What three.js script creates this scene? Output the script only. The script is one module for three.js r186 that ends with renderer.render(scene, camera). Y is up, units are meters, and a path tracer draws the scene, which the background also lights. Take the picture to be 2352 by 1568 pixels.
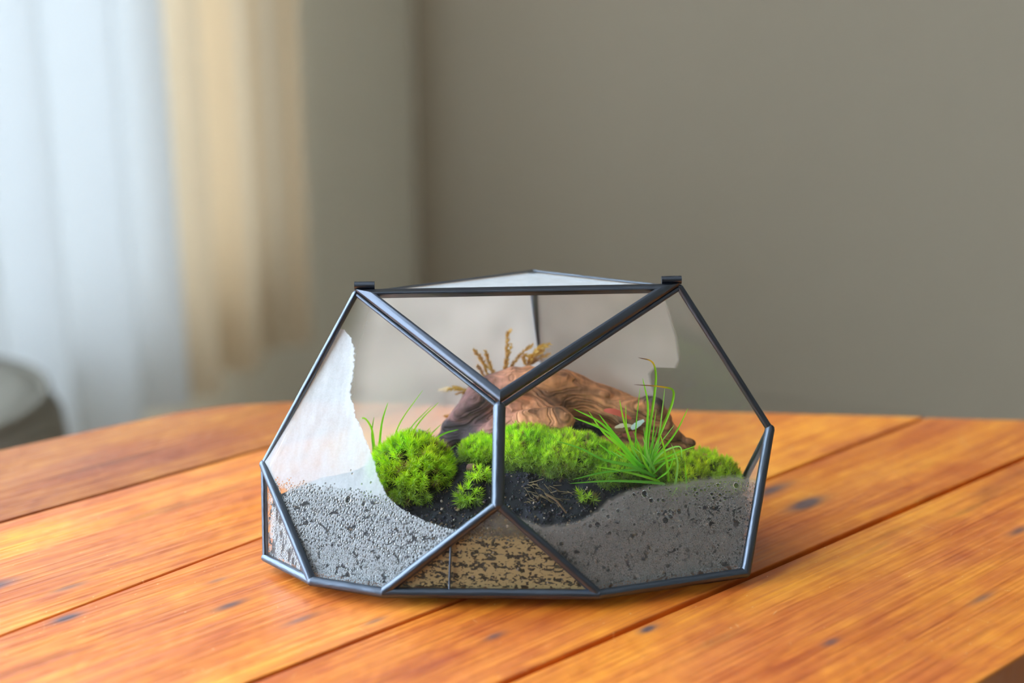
import * as THREE from 'three';
import { mergeGeometries, mergeVertices, toCreasedNormals } from 'three/addons/utils/BufferGeometryUtils.js';
import { RoundedBoxGeometry } from 'three/addons/geometries/RoundedBoxGeometry.js';
import { RectAreaLightUniformsLib } from 'three/addons/lights/RectAreaLightUniformsLib.js';
import { MarchingCubes } from 'three/addons/objects/MarchingCubes.js';

// ------------------------------------------------------------------ camera, sky, exposure
const scene = new THREE.Scene();
const PITCH = THREE.MathUtils.degToRad(18), FOCAL = 3267, EYE = new THREE.Vector3(0, 0.335, 0);
const camera = new THREE.PerspectiveCamera(2 * THREE.MathUtils.radToDeg(Math.atan(784 / FOCAL)), 2352 / 1568, 0.02, 40);
camera.position.copy(EYE);
camera.rotation.x = -PITCH;
camera.focus = 0.718;
camera.userData.fStop = 3.2;
scene.background = new THREE.Color(0.74, 0.88, 1.0);          // an even overcast sky
scene.backgroundIntensity = 5.5;
RectAreaLightUniformsLib.init();
const daylight = new THREE.RectAreaLight(new THREE.Color(0.74, 0.88, 1.0), 3.5, 4.0, 2.2);   // daylight in the window's opening; placed with the window below
daylight.name = 'window_daylight';
scene.add(daylight);
const renderer = new THREE.WebGLRenderer({ antialias: true });
renderer.toneMapping = THREE.LinearToneMapping;
renderer.toneMappingExposure = 1.22;
renderer.shadowMap.enabled = true;

// ------------------------------------------------------------------ helpers
const V3 = (x, y, z) => new THREE.Vector3(x, y, z);
function rng(seed) { let s = seed | 0; return () => { s = (s + 0x6d2b79f5) | 0; let t = Math.imul(s ^ (s >>> 15), 1 | s); t = (t + Math.imul(t ^ (t >>> 7), 61 | t)) ^ t; return ((t ^ (t >>> 14)) >>> 0) / 4294967296; }; }
function hash(x, y, z) { let h = Math.imul(x | 0, 374761393) ^ Math.imul(y | 0, 668265263) ^ Math.imul(z | 0, 1274126177); h = Math.imul(h ^ (h >>> 13), 1274126177); return ((h ^ (h >>> 16)) >>> 0) / 4294967296; }
function noise(x, y, z = 0) {                                  // value noise 0..1
  const ix = Math.floor(x), iy = Math.floor(y), iz = Math.floor(z);
  let fx = x - ix, fy = y - iy, fz = z - iz;
  fx = fx * fx * (3 - 2 * fx); fy = fy * fy * (3 - 2 * fy); fz = fz * fz * (3 - 2 * fz);
  const l = (a, b, t) => a + (b - a) * t;
  const a = l(l(hash(ix, iy, iz), hash(ix + 1, iy, iz), fx), l(hash(ix, iy + 1, iz), hash(ix + 1, iy + 1, iz), fx), fy);
  if (fz === 0) return a;
  return l(a, l(l(hash(ix, iy, iz + 1), hash(ix + 1, iy, iz + 1), fx), l(hash(ix, iy + 1, iz + 1), hash(ix + 1, iy + 1, iz + 1), fx), fy), fz);
}
const fbm = (x, y, z = 0, o = 3) => { let s = 0, a = 0.5, n = 0; for (let i = 0; i < o; i++) { s += a * noise(x, y, z); n += a; a *= 0.5; x *= 2.03; y *= 2.03; z *= 2.03; } return s / n; };
const clamp = THREE.MathUtils.clamp, lerp = THREE.MathUtils.lerp, sstep = THREE.MathUtils.smoothstep;
const used = new Map();
function numbered(name) { const k = used.get(name) || 0; used.set(name, k + 1); return k ? name + '_' + String(k).padStart(3, '0') : name; }
function shade(o) { o.castShadow = true; o.receiveShadow = true; return o; }
function obj(name, geometry, material, parent = scene) {
  const m = shade(new THREE.Mesh(geometry, material));
  m.name = parent === scene ? numbered(name) : name;
  parent.add(m);
  return m;
}
function part(name, geometry, material, parent) { const m = obj(name, geometry, material, parent); m.name = numbered(name); return m; }
function thing(name, label, category, group) {
  const o = new THREE.Group(); o.name = numbered(name); scene.add(o);
  o.userData = { label, category }; if (group) o.userData.group = group;
  return o;
}
function tag(o, label, category, group, kind) { o.userData.label = label; o.userData.category = category; if (group) o.userData.group = group; if (kind) o.userData.kind = kind; return o; }
function struct(name, geometry, material) { const m = obj(name, geometry, material); m.userData.kind = 'structure'; return m; }
const cP = Math.cos(PITCH), sP = Math.sin(PITCH);
function at(px, py, z) {                                       // the point of the place at depth z that was measured at this spot of the photograph
  const x = (px - 1176) / FOCAL, y = -(py - 784) / FOCAL, d = V3(x, y * cP - sP, -cP - y * sP);
  return d.multiplyScalar(z / d.z).add(EYE);
}
function texture(w, h, fn, srgb, repeat) {
  const data = new Uint8Array(w * h * 4), c = [0, 0, 0, 1];
  for (let y = 0; y < h; y++) for (let x = 0; x < w; x++) {
    fn((x + 0.5) / w, (y + 0.5) / h, c);
    const o = (y * w + x) * 4;
    for (let k = 0; k < 3; k++) data[o + k] = 255 * clamp(srgb ? Math.pow(Math.max(0, c[k]), 1 / 2.2) : c[k], 0, 1);
    data[o + 3] = 255;
  }
  const t = new THREE.DataTexture(data, w, h);
  t.magFilter = THREE.LinearFilter; t.minFilter = THREE.LinearFilter;
  if (srgb) t.colorSpace = THREE.SRGBColorSpace;
  if (repeat) t.wrapS = t.wrapT = THREE.RepeatWrapping;
  t.needsUpdate = true;
  return t;
}
const std = (o) => new THREE.MeshStandardMaterial(o), phy = (o) => new THREE.MeshPhysicalMaterial(o);
const lin = (r, g, b) => new THREE.Color().setRGB(r, g, b);
function interp(pts, x) {                                      // piecewise linear through [x, y] with x rising
  if (x <= pts[0][0]) return pts[0][1];
  for (let i = 1; i < pts.length; i++) if (x <= pts[i][0]) { const [a, b] = [pts[i - 1], pts[i]]; return lerp(a[1], b[1], (x - a[0]) / (b[0] - a[0])); }
  return pts[pts.length - 1][1];
}

// ------------------------------------------------------------------ the room
const FLOOR = -0.75, CEIL = 2.1, CORNER = V3(-0.21, 0, -3.07), TURN = -THREE.MathUtils.degToRad(24.1);
const RW = 4.6, RD = 5.2;                                      // length of the back wall (u) and of the window wall (v)
function roomPoint(u, y, v) { return V3(u, y, v).applyAxisAngle(V3(0, 1, 0), TURN).add(CORNER); }
function roomMesh(g) { g.rotateY(TURN); g.translate(CORNER.x, 0, CORNER.z); return g; }
function slab(u0, u1, y0, y1, v0, v1) { const g = new THREE.BoxGeometry(u1 - u0, y1 - y0, v1 - v0); g.translate((u0 + u1) / 2, (y0 + y1) / 2, (v0 + v1) / 2); return g; }
const plasterBump = texture(256, 256, (u, v, c) => { c[0] = c[1] = c[2] = 0.5 * noise(u * 90, v * 90) + 0.5 * noise(u * 30, v * 30, 3); }, false, true);
plasterBump.repeat.set(3, 3);
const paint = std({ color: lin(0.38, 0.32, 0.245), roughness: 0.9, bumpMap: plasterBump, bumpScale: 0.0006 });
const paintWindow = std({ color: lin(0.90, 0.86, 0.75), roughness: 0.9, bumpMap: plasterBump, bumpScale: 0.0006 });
const white = std({ color: lin(0.56, 0.55, 0.53), roughness: 0.85 });
const floorMat = std({ color: lin(0.36, 0.325, 0.265), roughness: 0.7 });
const WIN = { v0: 0.62, v1: 4.7, y0: -0.3, y1: 1.95 };
struct('floor', roomMesh(slab(-0.15, RW + 0.15, FLOOR - 0.1, FLOOR, -0.15, RD + 0.15)), floorMat);
struct('ceiling', roomMesh(slab(-0.15, RW + 0.15, CEIL, CEIL + 0.12, -0.15, RD + 0.15)), white);
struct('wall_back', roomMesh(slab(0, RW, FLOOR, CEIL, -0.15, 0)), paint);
const darkUnseenWall = std({ color: lin(0.10, 0.065, 0.04), roughness: 0.6 });   // unseen wall behind the camera, made dark to cut fill and reflections
struct('wall_right', roomMesh(slab(RW, RW + 0.15, FLOOR, CEIL, -0.15, RD)), std({ color: lin(0.36, 0.31, 0.24), roughness: 0.9 }));
struct('wall_front', roomMesh(slab(-0.15, RW + 0.15, FLOOR, CEIL, RD, RD + 0.15)), darkUnseenWall);
{
  const T = -0.15, g = [];
  g.push(slab(T, 0, FLOOR, CEIL, -0.15, WIN.v0), slab(T, 0, FLOOR, WIN.y0, WIN.v0, WIN.v1), slab(T, 0, WIN.y1, CEIL, WIN.v0, WIN.v1), slab(T, 0, FLOOR, CEIL, WIN.v1, RD));
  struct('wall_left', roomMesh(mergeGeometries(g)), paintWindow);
}
const frameWhite = std({ color: lin(0.7, 0.7, 0.68), roughness: 0.45 });
const windowGlass = phy({ color: 0xffffff, transmission: 1, roughness: 0, thickness: 0, ior: 1.5 });
function windowThing(n, w) {
  const o = new THREE.Group(); o.name = 'window_' + n; o.userData.kind = 'structure'; scene.add(o);
  const b = 0.05, mid = (w.v0 + w.v1) / 2, x0 = -0.1, x1 = -0.05;
  part('window_frame', roomMesh(mergeGeometries([slab(x0, x1, w.y0, w.y0 + b, w.v0, w.v1), slab(x0, x1, w.y1 - b, w.y1, w.v0, w.v1), slab(x0, x1, w.y0 + b, w.y1 - b, w.v0, w.v0 + b), slab(x0, x1, w.y0 + b, w.y1 - b, w.v1 - b, w.v1), slab(x0, x1, w.y0 + b, w.y1 - b, mid - b / 2, mid + b / 2)])), frameWhite, o);
  for (const [a, c] of [[w.v0 + b, mid - b / 2], [mid + b / 2, w.v1 - b]]) part('window_pane', roomMesh(slab(-0.078, -0.072, w.y0 + b, w.y1 - b, a, c)), windowGlass, o);
  part('window_sill', roomMesh(slab(-0.15, 0.02, w.y0 - 0.03, w.y0, w.v0 - 0.03, w.v1 + 0.03)), frameWhite, o);
}
struct('floor_sky_blocker', roomMesh(slab(-1.25, -0.15, FLOOR - 0.1, FLOOR - 0.02, -1.5, RD + 1)), white);  // unseen slab added outside to cut the sky's light from below
struct('wall_sky_blocker', roomMesh(slab(-1.25, -1.13, FLOOR - 0.1, 0.22, -1.5, RD + 1)), white);  // unseen parapet added to block low sky and grade the sheer's glow
windowThing(1, WIN);
{ const c = roomPoint(-0.03, (WIN.y0 + WIN.y1) / 2, (WIN.v0 + WIN.v1) / 2); daylight.position.copy(c); daylight.lookAt(roomPoint(1, (WIN.y0 + WIN.y1) / 2, (WIN.v0 + WIN.v1) / 2)); }
{ // skirting along both walls
  const b = std({ color: lin(0.62, 0.61, 0.54), roughness: 0.6 });
  struct('baseboard_left', roomMesh(slab(0, 0.012, FLOOR, FLOOR + 0.07, 0.012, RD)), b);
  struct('baseboard_back', roomMesh(slab(0, RW, FLOOR, FLOOR + 0.07, 0, 0.012)), paint);
}
// curtains: pleated cloth hung along the window wall
function curtainGeo(v0, v1, y0, y1, path, n = 160, rows = 24) {
  const p = [], idx = [], uv = [];
  for (let j = 0; j <= rows; j++) for (let i = 0; i <= n; i++) {
    const t = i / n, s = j / rows, y = lerp(y0, y1, s), q = path(t, s);
    const w = roomPoint(q.u, y, lerp(v0, v1, t) + (q.v || 0));
    p.push(w.x, w.y + (j === 0 ? q.hem || 0 : 0), w.z); uv.push(t, s);
  }
  for (let j = 0; j < rows; j++) for (let i = 0; i < n; i++) { const a = j * (n + 1) + i, b = a + 1, c = a + n + 1, d = c + 1; idx.push(a, b, d, a, d, c); }
  const g = new THREE.BufferGeometry(); g.setAttribute('position', new THREE.Float32BufferAttribute(p, 3)); g.setAttribute('uv', new THREE.Float32BufferAttribute(uv, 2)); g.setIndex(idx); g.computeVertexNormals();
  return g;
}
const creamCloth = phy({ color: lin(0.78, 0.65, 0.48), roughness: 1, transmission: 0.13, thickness: 0, side: THREE.DoubleSide });
const sheerCloth = phy({ color: lin(0.80, 0.82, 0.84), roughness: 1, transmission: 0.115, thickness: 0, side: THREE.DoubleSide });
const cream = obj('cream_curtain', curtainGeo(0.64, 1.01, -0.455, 1.9, (t, s) => ({
  u: 0.09 + 0.035 * Math.sin(t * 17 + 0.4 + 0.3 * s) + 0.012 * Math.sin(t * 41 + s) + 0.03 * sstep(t, 0.78, 1), hem: 0.0 })), creamCloth);
tag(cream, 'opaque cream curtain hanging in soft folds at the inner edge of the sheer one', 'curtain');
const sheer = obj('sheer_curtain', curtainGeo(0.985, 1.8, -0.45, 1.9, (t, s) => ({ u: 0.1 + 0.022 * Math.sin(t * 42 + 0.6 * Math.sin(t * 11) + s * 0.5) + 0.01 * Math.sin(t * 19) }), 260, 16), sheerCloth);
tag(sheer, 'sheer white curtain glowing with daylight from the window behind it', 'curtain');
{
  const rod = thing('curtain_rod', 'white rod above the window that carries the curtains', 'curtain rod');
  const g = new THREE.CylinderGeometry(0.012, 0.012, 3.2, 16); g.rotateX(Math.PI / 2); g.translate(0.1, 1.915, 2.05);
  part('pole', roomMesh(g), frameWhite, rod);
}
{ // dark seat behind the table, at the foot of the sheer curtain
  const pts = [[0, 0], [0.19, 0], [0.205, 0.012], [0.212, 0.06], [0.214, 0.16], [0.209, 0.21], [0.19, 0.238], [0.15, 0.25], [0.0, 0.255]].map(([x, y]) => new THREE.Vector2(x, y));
  const o = thing('padded_stool', 'dark grey round padded stool before the sheer curtain, mostly outside the frame', 'stool');
  o.position.set(-0.665, -0.445, -1.45);
  const cloth = std({ color: lin(0.27, 0.25, 0.21), roughness: 0.95 });
  part('cushion_body', new THREE.LatheGeometry(pts, 48), cloth, o);
  const t = new THREE.TorusGeometry(0.19, 0.006, 8, 48); t.rotateX(Math.PI / 2); t.translate(0, 0.239, 0);
  part('piping', t, cloth, o);
  o.scale.set(0.8, 1, 0.8);
  for (const [x, z] of [[-1, -1], [1, -1], [1, 1], [-1, 1]]) { const l = new THREE.CylinderGeometry(0.018, 0.014, 0.31, 12); l.translate(x * 0.12, -0.15, z * 0.12); part('leg', l, cloth, o); }
}

// ------------------------------------------------------------------ the table: five old pine planks
const SA = 0.766, SB = 0.643;                                  // along the planks: s = .766x - .643z, across: q = .643x + .766z
const planeToWorld = (s, q) => [SA * s + SB * q, -SB * s + SA * q];
const KNOTS = [[0.431, -0.414, 5, 2.2, 0.9], [0.372, -0.456, 5, 2, 0.6], [0.311, -0.527, 9, 2.2, 0.5], [0.292, -0.561, 8, 2.4, 0.7], [0.226, -0.6, 7, 2.6, 0.9], [0.205, -0.655, 16, 4, 0.95], [0.601, -0.457, 13, 4.5, 1], [0.600, -0.482, 16, 4, 0.75], [0.487, -0.351, 5, 2, 0.6], [0.3, -0.588, 5, 1.6, 0.4], [0.337, -0.503, 6, 1.6, 0.5], [0.24, -0.63, 9, 2, 0.5], [0.578, -0.33, 9, 2, 0.5], [0.66, -0.36, 8, 2.5, 0.6], [0.42, -0.7, 9, 3, 0.5]];
const PLANKS = [[-0.84, -0.84, -0.7263, -0.7263], [-0.7252, -0.7252, -0.6055, -0.6185], [-0.6035, -0.6165, -0.4945, -0.4945], [-0.4928, -0.4928, -0.4262, -0.4236], [-0.4224, -0.4196, -0.2873, -0.2873]]; // q at s = .2 and s = .35 on both sides
const TONE = [[0.46, 0.135, 0.02], [0.77, 0.218, 0.020], [0.81, 0.232, 0.022], [0.79, 0.222, 0.018], [0.80, 0.230, 0.020]];  // far plank's darker tone paints in the light's falloff across the table
const S0 = -0.2, SW = 1.25, Q0 = -0.86, QW = 0.6;
const plankOf = (s, q) => { for (let i = 0; i < 4; i++) { const k = PLANKS[i], b = lerp(k[2], k[3], clamp((s - 0.2) / 0.15, -1, 4)); if (q < b + 0.001) return i; } return 4; };
function grain(s, q) {
  const pl = plankOf(s, q); let w = q, kn = 0;
  for (const [ks, kq, rs, rq, st] of KNOTS) {
    const ds = (s - ks) / (rs * 0.001), dq = (q - kq) / (rq * 0.001), d = ds * ds * 0.25 + dq * dq * 0.12;
    if (d > 9) continue;
    const e = Math.exp(-d); w += (q > kq ? -1 : 1) * rq * 0.0009 * e * st;
    kn = Math.max(kn, st * Math.exp(-(ds * ds + dq * dq) * 0.9));
  }
  w += 0.010 * (fbm(s * 2.2 + pl * 7, q * 9, pl + 0.5, 2) - 0.5);
  return { pl, w, kn };
}
const woodMap = texture(2048, 2048, (u, v, c) => {
  const s = S0 + u * SW, q = Q0 + v * QW, { pl, w, kn } = grain(s, q), T = TONE[pl];
  const broad = fbm(s * 3.5 + pl * 13, w * 26, 1.5, 3), ring = 0.5 + 0.5 * Math.sin(w * 620 + 5 * fbm(s * 2.5, w * 18, pl + 0.3, 2) + pl * 2), fine = noise(s * 26 + pl * 3, w * 900), pore = noise(s * 60, w * 2200);
  const cloud = fbm(s * 16 + pl * 3, q * 34, 4.5, 3), fleck = fbm(s * 75, w * 120, 6.5, 3);
  let k = 0.36 + 0.58 * broad + 0.52 * cloud + 0.07 * (ring - 0.5) + 0.15 * (fine - 0.5) + 0.08 * (pore - 0.5) + 0.34 * (fleck - 0.5) - 0.10 * sstep(1 - Math.abs(2 * fbm(s * 7, w * 150, 3.3 + pl, 2) - 1), 0.9, 0.99);
  const red = sstep(fbm(s * 9 + 31, w * 46 + pl * 5, 2.5, 3), 0.46, 0.68);
  c[0] = T[0] * k * (1 - 0.10 * red); c[1] = T[1] * k * k * (1 - 0.2 * red) * 1.1; c[2] = T[2] * k * k * (1 + 0.3 * red);
  if (kn > 0) { const m = clamp(kn * 1.25, 0, 0.92); c[0] = lerp(c[0], 0.075, m); c[1] = lerp(c[1], 0.055, m); c[2] = lerp(c[2], 0.072, m); }
  const dirt = sstep(fbm(s * 9 + 3, q * 60, 7.5, 3), 0.66, 0.78) * 0.25; for (let i = 0; i < 3; i++) c[i] *= 1 - dirt;
}, true);
{ // scratches and pale specks rubbed into the varnish
  const d = woodMap.image.data, r = rng(77);
  const dot = (x, y, a) => { x |= 0; y |= 0; if (x < 0 || y < 0 || x > 2047 || y > 2047) return; const o = (y * 2048 + x) * 4; d[o] = lerp(d[o], 255, a); d[o + 1] = lerp(d[o + 1], 226, a); d[o + 2] = lerp(d[o + 2], 200, a); };
  for (let k = 0; k < 260; k++) { let s = 0.1 + r() * 0.75, q = -0.8 + r() * 0.5, a = r() * 6.28, n = 8 + r() * r() * 130, w = 0.12 + 0.35 * r() * r(), b = (r() - 0.5) * 0.02; for (let i = 0; i < n; i++) { s += Math.cos(a) * 0.00025; q += Math.sin(a) * 0.00025; a += b; dot((s - S0) / SW * 2048, (q - Q0) / QW * 2048, w * Math.sin(Math.PI * i / n)); } }
  for (let k = 0; k < 900; k++) { const x = (0.1 + r() * 0.75 - S0) / SW * 2048, y = (-0.82 + r() * 0.53 - Q0) / QW * 2048, a = 0.3 + 0.6 * r(); dot(x, y, a); if (r() < 0.4) dot(x + 1, y, a * 0.7); if (r() < 0.3) dot(x, y + 1, a * 0.7); }
}
const woodRough = texture(1024, 1024, (u, v, c) => { const s = S0 + u * SW, q = Q0 + v * QW; c[0] = c[1] = c[2] = 0.30 + 0.22 * fbm(s * 12, q * 30, 0.5, 3) + 0.10 * noise(s * 160, q * 300); });
const woodBump = texture(2048, 1024, (u, v, c) => { const s = S0 + u * SW, q = Q0 + v * QW; c[0] = c[1] = c[2] = 0.45 * fbm(s * 8, q * 30, 0.5, 2) + 0.35 * noise(s * 30, q * 700) + 0.2 * noise(s * 200, q * 260); });
const woodCoat = texture(512, 512, (u, v, c) => { const s = S0 + u * SW, q = Q0 + v * QW, old = plankOf(s, q) === 0 ? 0.5 : 1; c[0] = c[1] = c[2] = old * clamp(0.45 + 1.3 * (fbm(s * 14, q * 26, 9.5, 3) - 0.4), 0.1, 1); });  // far plank's coat is lowered too, to keep it as dim as its tone
for (const t of [woodMap, woodRough, woodBump, woodCoat]) { t.repeat.set(1 / SW, 1 / QW); t.offset.set(-S0 / SW, -Q0 / QW); }
const pine = phy({ map: woodMap, roughnessMap: woodRough, roughness: 1, bumpMap: woodBump, bumpScale: 0.0012, specularIntensity: 0.9, clearcoat: 1, clearcoatMap: woodCoat, clearcoatRoughness: 0.3 });
const darkWood = std({ color: lin(0.012, 0.006, 0.004), roughness: 0.8 });
{
  const OUT = [[-0.12, -0.34], [-0.09, -0.2873], [0.3, -0.2873], [0.86, -0.2873], [0.925, -0.305], [0.945, -0.34], [0.92, -0.37], [0.815, -0.448], [0.682, -0.577], [0.565, -0.69], [0.505, -0.748], [0.462, -0.787], [0.43, -0.806], [0.4, -0.8165], [0.345, -0.8225], [0.282, -0.8275], [0.0, -0.832], [-0.09, -0.82], [-0.12, -0.78]];
  const clip = (poly, a, b, c) => { const o = []; for (let i = 0; i < poly.length; i++) { const p = poly[i], n = poly[(i + 1) % poly.length], f = a * p[0] + b * p[1] - c, g = a * n[0] + b * n[1] - c; if (f >= 0) o.push(p); if (f * g < 0) { const t = f / (f - g); o.push([lerp(p[0], n[0], t), lerp(p[1], n[1], t)]); } } return o; };
  const table = thing('table', 'low table of old orange varnished pine planks with open joints and knots', 'table');
  const heights = [0, -0.0006, 0, -0.0004, 0.0002];
  PLANKS.forEach((k, i) => {
    const m0 = (k[1] - k[0]) / 0.15, m1 = (k[3] - k[2]) / 0.15;
    let poly = OUT;
    poly = clip(poly, -m0, 1, k[0] - m0 * 0.2);
    poly = clip(poly, m1, -1, -(k[2] - m1 * 0.2));
    const sh = new THREE.Shape(poly.map(([s, q]) => new THREE.Vector2(s, q))), B = 0.0012;
    const g = new THREE.ExtrudeGeometry(sh, { depth: 0.028 - 2 * B, bevelEnabled: true, bevelThickness: B, bevelSize: B * 0.7, bevelOffset: -B * 0.7, bevelSegments: 2 });
    const p = g.attributes.position;
    for (let n = 0; n < p.count; n++) { const s = p.getX(n), q = p.getY(n), z = p.getZ(n) - (0.028 - B); const [x, wz] = planeToWorld(s, q); p.setXYZ(n, x, z + heights[i] - 0.0002, wz); }
    // the map from (s, q) to (x, z) mirrors, so turn the triangles round
    const a = p.array, uv = g.attributes.uv.array;
    for (let n = 0; n < p.count; n += 3) { for (let c = 0; c < 3; c++) [a[(n + 1) * 3 + c], a[(n + 2) * 3 + c]] = [a[(n + 2) * 3 + c], a[(n + 1) * 3 + c]]; for (let c = 0; c < 2; c++) [uv[(n + 1) * 2 + c], uv[(n + 2) * 2 + c]] = [uv[(n + 2) * 2 + c], uv[(n + 1) * 2 + c]]; }
    // planar uv everywhere, so edges carry the same grain
    for (let n = 0; n < p.count; n++) { const x = p.getX(n), z = p.getZ(n); uv[n * 2] = SA * x - SB * z; uv[n * 2 + 1] = SB * x + SA * z; }
    g.computeVertexNormals();
    part('plank', g, pine, table);
  });
  const box = (s0, s1, q0, q1, y0, y1) => { const g = new RoundedBoxGeometry(s1 - s0, y1 - y0, q1 - q0, 2, 0.003); g.rotateY(Math.atan2(SB, SA)); const [x, z] = planeToWorld((s0 + s1) / 2, (q0 + q1) / 2); g.translate(x, (y0 + y1) / 2, z); return g; };
  for (const q of [-0.7258, -0.61, -0.4935, -0.424]) part('joint_shade_strip', box(0.0, q < -0.7 ? 0.46 : q < -0.6 ? 0.58 : 0.7, q - 0.02, q + 0.02, -0.036, -0.0285), darkWood, table);  // strips added under the joints, near-black in place of shade in the gaps
  for (const s of [0.05, 0.42]) part('batten', box(s, s + 0.06, -0.78, -0.31, -0.066, -0.036), darkWood, table);
  for (const [s, q] of [[0.05, -0.76], [0.05, -0.36], [0.42, -0.76], [0.6, -0.36]]) part('leg', box(s, s + 0.05, q, q + 0.05, FLOOR, s === 0.6 ? -0.0285 : -0.066), pine, table);
}

// ------------------------------------------------------------------ the terrarium
const P = { P0: [-.0997, .0028, -.6367], P1: [-.0631, .0028, -.6245], P2: [.0425, .0028, -.6227], R2: [.1176, .0028, -.6456], R3: [.1155, .0028, -.7075], Q2: [.062, .0028, -.7416], Q1: [-.045, .0028, -.7243], Q0: [-.127, .0028, -.6625],
  M: [-.0069, .0476, -.6298], F: [-.0062, .0896, -.6512], TL: [-.0797, .1341, -.6974], TR: [.0862, .1354, -.7041], L: [-.1265, .0515, -.6701], R: [.1328, .0656, -.6831], B: [.0115, .1301, -.7563], MB: [.018, .048, -.7633] };
for (const k in P) { P[k] = V3(...P[k]); if (P[k].y < 0.01) { P[k].y = 0.0063; P[k].x *= 0.9895; P[k].z *= 0.9895; } }   // the base stands on thin pads
const caneBump = texture(256, 256, (u, v, c) => { c[0] = c[1] = c[2] = fbm(u * 14, v * 8, 0.5, 3); }, false, true);
const lead = phy({ color: lin(0.105, 0.124, 0.16), metalness: 1, roughness: 0.37, bumpMap: caneBump, bumpScale: 0.00015 });
const brassDark = phy({ color: lin(0.115, 0.13, 0.165), metalness: 1, roughness: 0.30 });
const terrarium = thing('glass_terrarium', 'faceted glass terrarium with dark metal frame, misted panes and hinged lid on the planks', 'terrarium');
function barGeo(a, b, r, seed) {
  const d = b.clone().sub(a), L = d.length(), g = new THREE.CylinderGeometry(r, r, L, 14, 14, false), p = g.attributes.position;
  for (let i = 0; i < p.count; i++) { const y = p.getY(i), k = 1 + 0.06 * (noise(y * 120 + seed * 17, seed) - 0.5) + 0.03 * (noise(y * 700, p.getX(i) * 800 + seed) - 0.5); p.setX(i, p.getX(i) * k); p.setZ(i, p.getZ(i) * k); }
  g.computeVertexNormals();
  g.applyQuaternion(new THREE.Quaternion().setFromUnitVectors(V3(0, 1, 0), d.normalize()));
  const m = a.clone().add(b).multiplyScalar(0.5); g.translate(m.x, m.y, m.z);
  return g;
}
const BARS = [['F', 'M', 3.1], ['M', 'P1', 2.5], ['M', 'P2', 2.3], ['P1', 'P2', 2.5], ['P0', 'P1', 2.5], ['P2', 'R2', 2.5], ['R2', 'R3', 2.3], ['R3', 'Q2', 2.3], ['Q2', 'Q1', 2.3], ['Q1', 'Q0', 2.3], ['Q0', 'P0', 2.2], ['L', 'P0', 2.4], ['L', 'Q0', 1.6], ['R', 'R2', 2.6], ['R', 'R3', 2.0], ['TL', 'L', 1.7], ['TR', 'R', 1.9], ['TL', 'F', 1.25], ['TR', 'F', 1.4], ['TL', 'TR', 1.3], ['TL', 'B', 0.7], ['TR', 'B', 0.7], ['B', 'MB', 2.7], ['MB', 'Q1', 1.8], ['MB', 'Q2', 1.8]];
BARS.forEach(([a, b, r], i) => part('frame_bar', barGeo(P[a], P[b], r * 0.001, i + 1), lead, terrarium));
for (const [k, r] of [['P0', 2.5], ['P1', 2.52], ['P2', 2.52], ['R2', 2.5], ['R3', 2.3], ['Q2', 2.3], ['Q1', 2.3], ['Q0', 2.2], ['M', 3.0], ['F', 2.9], ['L', 2.3], ['R', 2.5], ['TL', 1.55], ['TR', 1.7], ['B', 0.9], ['MB', 2.0]]) {
  const g = new THREE.SphereGeometry(r * 0.001, 18, 14); g.translate(P[k].x, P[k].y, P[k].z);
  part('solder_joint', g, lead, terrarium);
}
const paneGlass = phy({ color: lin(0.985, 0.995, 0.99), transmission: 1, roughness: 0.0, thickness: 0, ior: 1.45, specularIntensity: 0.55 });
const frontGlass = phy({ color: lin(0.985, 0.995, 0.99), transmission: 1, roughness: 0.02, thickness: 0, ior: 1.7 });
function paneBasis(keys) {
  const A = keys.map((k) => P[k]), c = A.reduce((s, p) => s.add(p), V3(0, 0, 0)).multiplyScalar(1 / A.length), n = V3(0, 0, 0);
  A.forEach((p, i) => n.add(p.clone().sub(c).cross(A[(i + 1) % A.length].clone().sub(c)))); n.normalize();
  const w = Math.abs(n.y) > 0.999 ? V3(0, 0, -1) : V3(0, 1, 0), v = w.addScaledVector(n, -w.dot(n)).normalize(), u = v.clone().cross(n);
  const flat = A.map((p) => { const q = p.clone().sub(c); return [q.dot(u) * 1000, q.dot(v) * 1000]; });
  return { keys, c, n, u, v, flat, to: (a, b, d = 0) => c.clone().addScaledVector(u, a / 1000).addScaledVector(v, b / 1000).addScaledVector(n, d / 1000) };
}
function inset(flat, d) {                                      // move every side of a convex outline inwards by d
  const N = flat.length, o = [];
  let area = 0; flat.forEach((p, i) => { const q = flat[(i + 1) % N]; area += p[0] * q[1] - q[0] * p[1]; });
  const s = Math.sign(area), line = (i) => { const p = flat[i], q = flat[(i + 1) % N], L = Math.hypot(q[0] - p[0], q[1] - p[1]), nx = -s * (q[1] - p[1]) / L, ny = s * (q[0] - p[0]) / L; return [nx, ny, nx * p[0] + ny * p[1] + d]; };
  for (let i = 0; i < N; i++) { const [a, b, e] = line((i + N - 1) % N), [c, f, g] = line(i), D = a * f - b * c; o.push(Math.abs(D) < 1e-6 ? flat[i] : [(e * f - b * g) / D, (a * g - e * c) / D]); }
  return o;
}
const inPoly = (poly, x, y) => { let s = 0; for (let i = 0; i < poly.length; i++) { const p = poly[i], q = poly[(i + 1) % poly.length], c = (q[0] - p[0]) * (y - p[1]) - (q[1] - p[1]) * (x - p[0]); if (s && c * s < 0) return false; if (c) s = Math.sign(c); } return true; };
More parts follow.
